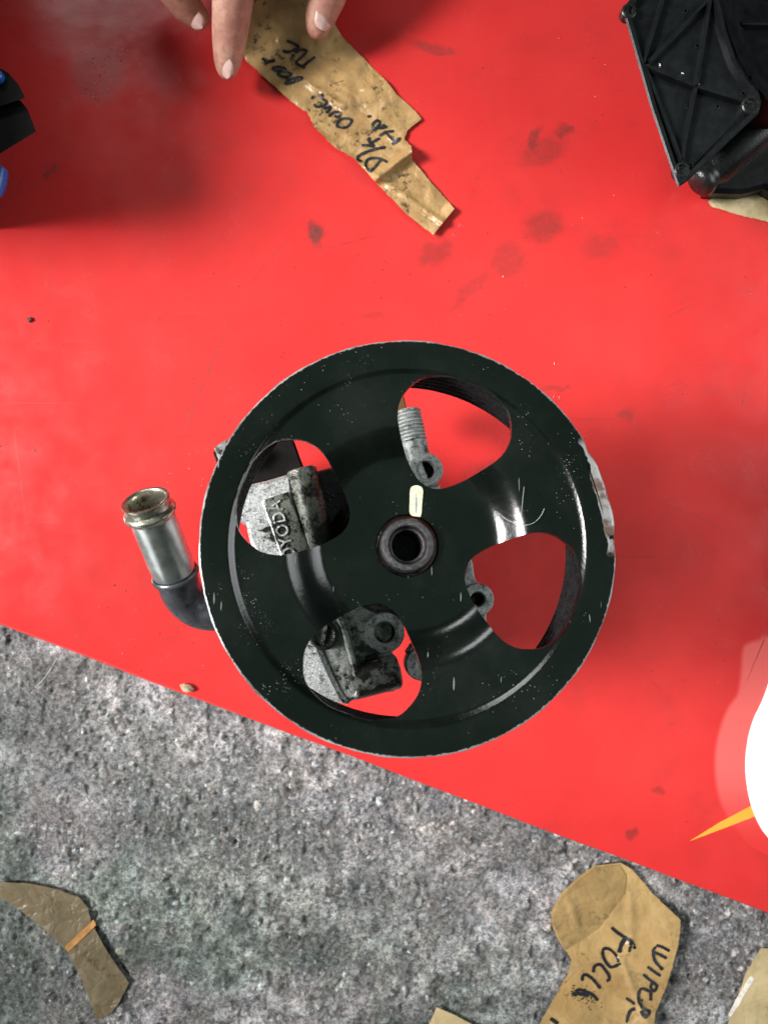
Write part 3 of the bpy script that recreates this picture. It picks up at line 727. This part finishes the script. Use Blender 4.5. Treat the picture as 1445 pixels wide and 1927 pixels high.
def z_wip(x, y):
    z = -3.3 + 1.6 * n1(x, y, 60, 300) + .4 * n1(x, y, 18, 310)
    d, t = seg(x, y, (1280, 1735), (1225, 1960)); z += 5.0 * math.exp(-(max(0, -d) / 55) ** 2) * max(0, min(1, t * 2 + .75))
    d, t = seg(x, y, (1168, 1800), (1215, 1920)); z += 1.7 * math.exp(-(d / 6) ** 2) * (1 if 0 < t < 1.2 else 0.15)
    d, t = seg(x, y, (1187, 1690), (1187, 1760)); z += 1.3 * math.exp(-(d / 7) ** 2) * (1 if -.2 < t < 1.3 else .2)
    d, t = seg(x, y, (1070, 1690), (1088, 1745)); z += 1.6 * math.exp(-(d / 6) ** 2) * (1 if 0 < t < 1 else .2)
    return z
wl = [(1118, 1630), (1090, 1650), (1058, 1680), (1038, 1715), (1036, 1735), (1050, 1770), (1062, 1788), (1075, 1806), (1070, 1832), (1048, 1870), (1020, 1920), (1005, 1960)]
wr = [(1168, 1624), (1190, 1638), (1205, 1655), (1228, 1682), (1255, 1708), (1281, 1733), (1279, 1760), (1274, 1790), (1262, 1830), (1250, 1868), (1234, 1905), (1226, 1960)]
T2 = strip(wl, wr, z_wip, MTAPE2, 'tape_label', 9, 36)
tag(T2, 'tan tape label reading WIPER and FOCUS in marker, stuck down beside the board edge', 'tape')
W1 = [[6, (725, 575), (770, 615), (830, 655), (900, 700), (940, 770)], [8, (850, 670), (810, 740), (795, 805)], [(905, 700), (885, 800)],
      [(790, 890), (760, 820), (700, 770), (650, 775), (650, 840), (690, 910), (730, 935), (810, 900)], [6, (560, 985), (570, 930), (620, 910), (660, 950), (700, 1010), (700, 1050), (680, 1060)],
      [(460, 1060), (465, 1015), (500, 1005), (560, 1050), (625, 1130)], [(400, 1200), (420, 1140), (500, 1160), (560, 1190), (600, 1240)], [7, (410, 1170), (460, 1180), (520, 1190)],
      [5.5, (1130, 735), (1190, 755), (1250, 790)], [(1130, 750), (1100, 790), (1160, 820), (1225, 855)], [(1100, 800), (1120, 880), (1190, 960)], [5.5, (1050, 930), (1110, 975), (1170, 1015)],
      [(1010, 1000), (1070, 1050), (1110, 1080), (1135, 1110), (1110, 1150), (1080, 1120), (1090, 1080)], [(1080, 1160), (1000, 1130), (970, 1180), (975, 1250), (1000, 1290)], [(1080, 1160), (1080, 1240)], [(985, 1235), (1010, 1240)],
      [(990, 1290), (1030, 1320), (1070, 1340), (1030, 1390), (990, 1330)], [(855, 1215), (895, 1240), (935, 1270)], [6, (940, 1310), (890, 1340), (860, 1440)], [7, (170, 1400), (200, 1420), (240, 1450)]]
ink(W1, (1000, 1627), 4.817, z_wip, T2, 5.8)
# second layer folded over the label, and the rubbed-off last letter
fl = [(1120, 1634), (1092, 1655), (1062, 1684), (1043, 1717), (1041, 1736), (1053, 1766), (1062, 1785)]
fr = [(1166, 1628), (1178, 1650), (1176, 1682), (1150, 1716), (1126, 1748), (1098, 1768), (1066, 1788)]
strip(fl, fr, lambda x, y: z_wip(x, y) + .45, MTAPE5, 'folded_flap', 7, 18, .2, T2)
dots = []
for i in range(95):
    x = random.gauss(455, 70); y = random.gauss(1190, 42) + (x - 455) * .35
    l = random.uniform(4, 16); t = random.uniform(-.3, 1.2); dots.append([random.uniform(.9, 2.6), (x, y), (x + l * math.cos(t), y + l * math.sin(t))])
ink(dots, (1000, 1627), 4.817, z_wip, T2, 2.0, 'ink_smear')
def z_ol(x, y):
    return -3.6 + 1.4 * n1(x, y, 50, 400) + .5 * n1(x, y, 14, 410)
oo = [(-40, 1662), (0, 1660), (50, 1663), (100, 1672), (150, 1690), (166, 1710), (170, 1733), (200, 1790), (232, 1835), (243, 1850), (226, 1885), (212, 1905)]
oi = [(-40, 1680), (0, 1690), (40, 1715), (70, 1738), (100, 1765), (118, 1783), (130, 1797), (150, 1835), (160, 1862), (170, 1885), (177, 1905), (183, 1922)]
T3 = strip(oo, oi, z_ol, MTAPE3, 'tape_curl', 6, 14)
tag(T3, 'dull olive curved tape strip with an orange fold, stuck to bare concrete', 'tape')
strip([(176, 1732), (181, 1742)], [(122, 1782), (128, 1793)], lambda x, y: z_ol(x, y) + .5, MFOLD, 'orange_fold', 4, 10, .2, T3)
T4 = strip([(1432, 1785), (1404, 1830), (1390, 1870), (1378, 1900), (1360, 1960)], [(1520, 1790), (1510, 1830), (1500, 1870), (1490, 1900), (1480, 1960)], lambda x, y: -3.2 + 1.2 * n1(x, y, 40, 500), MTAPE4, 'tape_scrap', 6, 12)
tag(T4, 'pale tan tape scrap with a torn white edge, stuck on the concrete', 'tape')
strip([(1412, 1838), (1398, 1860), (1380, 1890), (1370, 1912)], [(1420, 1842), (1404, 1868), (1390, 1893), (1374, 1915)], lambda x, y: -3.0 + 1.2 * n1(x, y, 40, 500), MCHIP, 'torn_edge', 4, 4, .2, T4)
T5 = strip([(822, 1897), (806, 1930), (796, 1960)], [(858, 1912), (894, 1932), (930, 1960)], lambda x, y: -3.0 + 1.0 * n1(x, y, 40, 520), MTAPE4, 'tape_corner', 6, 8)
tag(T5, 'small square corner of a light brown tape piece on the concrete', 'tape')

# ------------------------------------------------------------------ hand
def hand():
    root_pts = []
    g = Geo()
    def ball(c, r, n=14):
        vs = []; fs = []; m = n // 2
        for j in range(m + 1):
            ph = math.pi * j / m
            for i in range(n): q = 2 * math.pi * i / n; vs.append(Vector(c) + Vector((math.sin(ph) * math.cos(q), math.sin(ph) * math.sin(q), math.cos(ph))) * max(r, .1))
        for j in range(m):
            for i in range(n): fs.append((j * n + i, j * n + (i + 1) % n, (j + 1) * n + (i + 1) % n, (j + 1) * n + i))
        g.add(vs, fs)
    def chain(pts, rad):
        pts = [P(*p) for p in pts]
        for a, b, r0, r1 in zip(pts[:-1], pts[1:], rad[:-1], rad[1:]):
            k = max(3, int((b - a).length / 2.0))
            for i in range(k + 1):
                ball(a.lerp(b, i / k), r0 + (r1 - r0) * i / k, 16)
    index = [(452, -185, 58), (444, -70, 46), (436, 20, 33), (431, 78, 24), (428, 112, 19), (427, 128, 17)]
    chain(index, [11.0, 10.2, 9.6, 8.4, 6.9, 5.4])
    middle = [(382, -200, 58), (330, -90, 46), (325, -28, 34), (350, 10, 26), (372, 32, 22)]
    chain(middle, [11.0, 9.6, 9.0, 7.8, 6.0])
    chain([(322, -210, 56), (262, -120, 46), (258, -70, 36), (285, -45, 28), (305, -32, 25)], [10.5, 9.0, 8.4, 7.4, 6.0])
    chain([(272, -230, 54), (215, -170, 44), (210, -125, 36), (232, -105, 30), (250, -95, 27)], [9.5, 8.0, 7.4, 6.6, 5.4])
    chain([(560, -330, 58), (640, -215, 46), (640, -90, 34), (618, -10, 26), (602, 32, 20), (598, 50, 18)], [15, 12, 10.4, 8.9, 7.6, 6.0])
    for a in [(452, -185, 58), (382, -200, 58), (322, -210, 56), (272, -230, 54)]:
        chain([(430, -480, 66), a], [19, 11.5])
    chain([(560, -330, 58), (452, -190, 58)], [12, 9]); chain([(420, -300, 60), (540, -360, 60)], [17, 16])
    chain([(430, -480, 66), (440, -700, 72), (450, -950, 84)], [22, 23, 28])
    o = g.build('person', None, None, None)
    md = o.modifiers.new('r', 'REMESH'); md.mode = 'VOXEL'; md.voxel_size = 1.1 * S; md.use_smooth_shade = True
    sm = o.modifiers.new('s', 'SMOOTH'); sm.factor = .5; sm.iterations = 8
    me = evaluated(o); old = o.data; o.modifiers.clear(); o.data = me; bpy.data.meshes.remove(old)
    me.materials.clear(); me.materials.append(MSKIN); me.name = 'hand'
    for p in me.polygons: p.use_smooth = True
    # nails: shallow domed plates
    def nail(c, along, nrm, ln, wd):
        c = P(*c); t = Vector(along).normalized(); nn = Vector(nrm).normalized(); nn = (nn - t * nn.dot(t)).normalized(); q = t.cross(nn)
        vs = []; fs = []; nu, nv = 10, 8
        for j in range(nv + 1):
            for i in range(nu + 1):
                u = i / nu * 2 - 1; v = j / nv * 2 - 1
                ww = wd * (1 - .35 * max(0, abs(v) - .45) ** 2 * 4)
                vs.append(c + t * v * ln * (1 - .16 * u * u) + q * u * ww + nn * (-1.5 * u * u - .5 * v * v))
        n = nu + 1
        for j in range(nv):
            for i in range(nu): fs.append((j * n + i, j * n + i + 1, (j + 1) * n + i + 1, (j + 1) * n + i))
        k0 = len(vs); vs += [v - nn * .7 for v in vs]; fs += [tuple(reversed([i + k0 for i in f])) for f in fs]
        rim = list(range(n)) + [j * n + nu for j in range(1, nv + 1)] + [nv * n + i for i in range(nu - 1, -1, -1)] + [j * n for j in range(nv - 1, 0, -1)]
        fs += [(rim[i], rim[(i + 1) % len(rim)], rim[(i + 1) % len(rim)] + k0, rim[i] + k0) for i in range(len(rim))]
        mesh('fingernail', vs, fs, MNAIL, o, 60)
    nail((415, 117, 23.0), (0.42, -1, -.42), (-.66, -.12, .72), 7.4, 5.2)
    nail((366, 37, 27), (.7, -.7, -.3), (-.35, -.45, .8), 4.6, 3.8)
    nail((613, 30, 26), (-.2, -1, -.35), (.62, -.1, .75), 6.0, 4.6)
    return tag(o, 'bare hand reaching in over the board with thumb and fingers pinching brown tape', 'person')
hand()

# ------------------------------------------------------------------ ribbed black cover (upper right)
def cover():
    z = 52.0
    out = [(1172, 14), (1186, -4), (1232, -90), (1330, -130), (1352, -20), (1368, 55), (1386, 110), (1408, 148), (1428, 170), (1434, 190), (1428, 212), (1415, 224), (1292, 341), (1277, 351), (1272, 340), (1225, 200)]
    root = empty('ribbed_cover', P(1300, 150, 0)); org = P(1300, 150, 0)
    lo = lambda pts, zz: [P(x, y, zz) - org for x, y in pts]
    poly = lo(out, z)
    ins = inset(poly, 3.0)
    n = len(poly); zb, zt, zf = z - 6, z, z - 3.6
    vs = [(p.x + 4.5, p.y + 6.0, zb) for p in inset(poly, 2.5)] + [(p.x, p.y, zt - .7) for p in poly] + [(p.x, p.y, zt) for p in inset(poly, .7)] + [(p.x, p.y, zt) for p in inset(poly, 2.4)] + [(p.x, p.y, zf) for p in ins]
    fs = [tuple(range(n - 1, -1, -1)), tuple(range(4 * n, 5 * n))]
    for a in range(4): fs += [(a * n + i, a * n + (i + 1) % n, (a + 1) * n + (i + 1) % n, (a + 1) * n + i) for i in range(n)]
    mesh('plate', vs, fs, MBLKM, root, 30)
    for a, b in [((1254, -20), (1212, 116)), ((1344, -40), (1313, 156)), ((1312, 158), (1289, 270)), ((1289, 270), (1285, 312)), ((1330, 0), (1222, 112)), ((1214, 120), (1312, 160)), ((1314, 160), (1408, 190)), ((1216, 124), (1284, 300))]:
        p, q = P(*a, z) - org, P(*b, z) - org; t = (q - p).normalized(); s = Vector((-t.y, t.x, 0)) * .65
        g = Geo(); g.add([p + s * 1.6 - Vector((0, 0, 3.8)), p - s * 1.6 - Vector((0, 0, 3.8)), q - s * 1.6 - Vector((0, 0, 3.8)), q + s * 1.6 - Vector((0, 0, 3.8)),
                          p + s - Vector((0, 0, .5)), p - s - Vector((0, 0, .5)), q - s - Vector((0, 0, .5)), q + s - Vector((0, 0, .5))],
                         [(0, 1, 2, 3), (4, 5, 6, 7), (0, 1, 5, 4), (1, 2, 6, 5), (2, 3, 7, 6), (3, 0, 4, 7)]); g.build('rib', MBLKM, root, 30)
    for c, r in [((1184, 18), 3.4), ((1284, 318), 3.6), ((1414, 196), 4.2)]:
        p = P(*c, z + .3) - org; g = Geo()
        g.lathe([(r, -4.5), (r, -.4), (r - .5, 0), (r - 1.2, 0), (r - 1.5, -1.2), (r * .35, -1.3), (r * .3, -2.0), (.05, -2.0)], p, (0, 0, 1), 28); g.build('screw_boss', MBLK, root, 35)
    for c in [(1290, 20), (1312, 85), (1295, 200), (1350, 200), (1398, 175), (1300, 310)]:
        p = P(*c, z - 3.5) - org; g = Geo(); g.lathe([(1.1, -.2), (1.1, .25), (.7, .3), (.6, -.1), (.02, -.1)], p, (0, 0, 1), 14); g.build('dimple', MBLK, root, 40)
    # deep box behind the plate and the curved shroud on its right
    poly2 = [Vector((p.x, p.y, 0)) for p in inset(poly, 12.0)]
    g = Geo(); g.prism([p + Vector((10, 14, 0)) for p in poly2], 0, zb + .2, [Vector((p.x + 26, p.y + 34)) for p in inset(poly, 12.0)]); g.build('rear_box', MBLKM, root, 30)
    sh = lo([(1356, -60), (1352, 0), (1372, 62), (1390, 112), (1412, 150), (1436, 176), (1452, 200), (1520, 200), (1540, 100), (1520, -80)], z - 8)
    sh_in = lo([(1382, -70), (1390, 0), (1402, 60), (1420, 110), (1440, 142), (1462, 165), (1475, 178), (1510, 180), (1528, 96), (1510, -70)], z - 22)
    n = len(sh); vs = [tuple(p) for p in sh] + [tuple(p) for p in sh_in] + [(p.x, p.y, z - 40) for p in sh]
    fs = [(i, (i + 1) % n, n + (i + 1) % n, n + i) for i in range(n)] + [tuple(range(n, 2 * n))] + [(i, (i + 1) % n, 2 * n + (i + 1) % n, 2 * n + i) for i in range(n)]
    mesh('shroud', vs, fs, MBLKM, root, 60)
    g = Geo(); g.tube([P(1395, 44, z - 20) - org, P(1500, 46, z - 18) - org], 1.0, 8); g.build('rib', MBLKM, root, 40)
    # lower pipe stub resting on the board
    g = Geo(); a0 = P(1312, 347, 13) - org; a1 = P(1450, 225, 15) - org; d = (a1 - a0); ln = d.length
    g.lathe([(.1, -1.2), (5.0, -1.0), (7.5, .4), (8.2, 2.5), (8.0, 5), (7.2, 6), (7.2, 9), (8.8, 11), (9.2, ln)], a0, d, 32); g.build('pipe_stub', MBLK, root, 45)
    g = Geo(); g.chamfer_prism(lo([(1330, 360), (1350, 300), (1450, 240), (1500, 260), (1500, 390), (1440, 352), (1400, 362)], 9), 0.6, 9, 2); g.build('foot', MBLKM, root, 40)
    for i in range(7):
        c = random.choice([(1215, 130), (1226, 108), (1313, 160), (1290, 270), (1318, 300), (1280, 130), (1245, 120), (1330, 230)]); p = P(c[0] + random.uniform(-6, 6), c[1] + random.uniform(-8, 8), z - 3.2) - org
        a = random.uniform(0, 3); t = Vector((math.cos(a), math.sin(a), 0)) * random.uniform(.5, 1.1); s = Vector((-t.y, t.x, 0)) * .4
        g = Geo(); g.prism([p + t, p + s, p - t, p - s], p.z, p.z + .5); g.build('swarf_chip', MCHIP, root, 20)
    return tag(root, 'black plastic ribbed cover with corner screws, propped on the board over tape', 'car part')
cover()
T6 = strip([(1332, 378), (1372, 352), (1410, 330), (1470, 300)], [(1338, 388), (1395, 405), (1440, 416), (1500, 425)], lambda x, y: .5 + 1.2 * abs(n1(x, y, 30, 600)), MTAPE4, 'tape_end', 8, 10)
tag(T6, 'tan tape end poking out from beneath the black ribbed cover', 'tape')

# ------------------------------------------------------------------ black plug housing (left)
def plug():
    org = Vector((-262, 205, 0)); root = empty('plug_housing', org)
    g = Geo(); pl = [Vector((-75, -56)), Vector((57, -58)), Vector((59, 40)), Vector((40, 130)), Vector((-75, 130))]
    g.chamfer_prism(pl, 0, 112, 4); g.build('housing', MBLKM, root, 30)
    zt = 62
    q = lambda pts, z: [P(x, y, z) - org for x, y in pts]
    g = Geo(); g.prism(q([(-60, 325), (68, 246.5), (52, 205), (40, 190), (-60, 240)], zt), zt - 7, zt, [p + Vector((-14, 10, 0)) for p in q([(-60, 325), (68, 246.5), (52, 205), (40, 190), (-60, 240)], zt)]); g.build('socket', MDULL, root, 30)
    g = Geo(); pc = q([(-60, 218), (40, 186), (47, 182), (36, 160), (16, 136), (5, 132), (-60, 140)], zt + 3); g.prism(pc, zt - 5, zt + 3, [p + Vector((-14, 10, 0)) for p in pc]); g.build('socket_collar', MDULL, root, 30)
    g = Geo(); c = P(-2, 146, zt + 3) - org; g.lathe([(2.6, 0), (2.6, 2.5), (2.0, 3.2), (.05, 3.4)], c, (0, 0, 1), 24); g.build('lock_tab', MBLUE, root, 40)
    g = Geo(); c = P(-4, 341, 30) - org; g.lathe([(.1, -8), (3.6, -6), (4.2, 0), (3.4, 6), (.1, 8)], c, (.25, 1, 0), 24); g.build('seal_plug', MBLUE, root, 50)
    g = Geo(); g.tube([c + Vector((-1, 0, 0)), c + Vector((-25, -6, 0))], 2.4, 12); g.build('seal_stem', MBLK, root, 40)
    return tag(root, 'black plastic plug housing with blue lock tab at the board side', 'car part')
plug()

# ------------------------------------------------------------------ small things
def droplet(px, py, r, e=1.0, rot=0):
    g = Geo(); g.lathe([(1.0, 0), (.985, .10), (.92, .24), (.80, .36), (.60, .46), (.32, .52), (.02, .54)], n=24)
    vs = [(v[0] * r, v[1] * r * e, v[2] * r) for v in g.v]
    o = mesh('water_droplet', vs, g.f, MWATER, None, 60); p = P(px, py, 0.03); o.location = p * S; o.rotation_euler.z = math.radians(rot)
    return tag(o, 'clear water droplet standing on the red board near the tape or pulley', 'droplet', 'water droplets on the board')
for a in [(867, 424, 1.6, 1.25, -30), (856, 441, 1.1), (868, 446, 1.1), (823, 446, 1.2, 1.3, 60), (888, 366, 1.6, 2.1, -10), (895, 333, .9), (887, 462, .8), (990, 450, 1.1), (991, 477, .8), (905, 554, 1.0, 1.2, 40),
          (991, 498, .7), (1053, 321, 1.1), (1052, 70, .8), (824, 590, .9), (1046, 684, 1.5), (1046, 748, 2.6), (981, 697, 1.9), (1410, 552, 1.2)]:
    droplet(*a)

def grit(name, n, boxes, r0, r1, m, zf, label, cat):
    g = Geo()
    for i in range(n):
        b = random.choice(boxes); px = random.uniform(b[0], b[2]); py = random.uniform(b[1], b[3]); p = P(px, py, zf); r = random.uniform(r0, r1) ** 1.0
        k = 6; vs = []
        for j in range(k):
            t = 2 * math.pi * j / k; vs.append(p + Vector((math.cos(t) * r * random.uniform(.6, 1.3), math.sin(t) * r * random.uniform(.6, 1.3), 0)))
        vs += [v * 1 + (p - v) * .5 + Vector((0, 0, r * random.uniform(.4, .9))) for v in vs]
        g.add(vs, [tuple(range(k, 2 * k)), tuple(range(k - 1, -1, -1))] + [(j, (j + 1) % k, k + (j + 1) % k, k + j) for j in range(k)])
    o = g.build(name, m, None, 20); tag(o, label, cat, kind='stuff'); return o
grit('dark_grit', 190, [(0, 60, 340, 430), (150, 90, 230, 190), (150, 90, 230, 190), (380, 450, 720, 700), (700, 430, 1100, 640), (0, 520, 380, 900), (1150, 400, 1445, 900), (1180, 1100, 1400, 1600), (200, 1100, 420, 1270), (900, 40, 1180, 300)],
     .12, .42, MSPECK, 0.02, 'scattered dark specks of grit over the red board', 'grit')
grit('pale_grit', 60, [(150, 90, 270, 200), (800, 400, 1100, 620), (150, 1100, 420, 1260), (1100, 60, 1250, 450), (300, 850, 420, 960)], .10, .32, MCHIP, 0.02, 'scattered pale crumbs over the red board', 'grit')

g = Geo(); pp = [(340, 1288), (348, 1285.5), (358, 1288), (366, 1296), (364, 1300), (352, 1302.5), (345, 1299)]
g.chamfer_prism([P(x, y, 0) for x, y in pp], 0.02, 3.2, 1.3); st = g.build('pebble', MSTONE, None, 40); tag(st, 'small tan pebble on the red board beside its lower edge', 'pebble')
g = Geo(); pp = [(52, 599), (60, 597), (63, 603), (56, 607)]; g.chamfer_prism([P(x, y, 0) for x, y in pp], .02, 1.4, .4); st = g.build('black_crumb', MSPECK, None, 30); tag(st, 'single black square crumb on the bright red area of the board', 'crumb')

def fibre(name, pts, r, label):
    g = Geo(); g.tube(catmull(pts, 8), r, 6); o = g.build(name, MFIB, None, 60); tag(o, label, 'fibre')
def pul(px, py, zl): return BASE + ROT @ PL(px, py, zl)
fibre('lint_fibre', [pul(938, 966, -8.4), pul(958, 980, -5.2), pul(985, 988, -2.9), pul(1004, 984, -2.6), pul(1018, 970, -2.6), pul(1024, 957, -2.6)], .12, 'pale curved lint fibre lying on the black pulley face')
fibre('lint_strand', [pul(986, 916, -3.0), pul(983, 945, -3.0), pul(980, 975, -2.9)], .09, 'short straight pale lint strand on the black pulley face')
fibre('grass_fibre', [P(107, 1240, -2.4), P(95, 1260, -1.6), P(84, 1276, -1.8), P(66, 1295, -2.6)], .32, 'pale dry fibre curving over the concrete by the board edge')
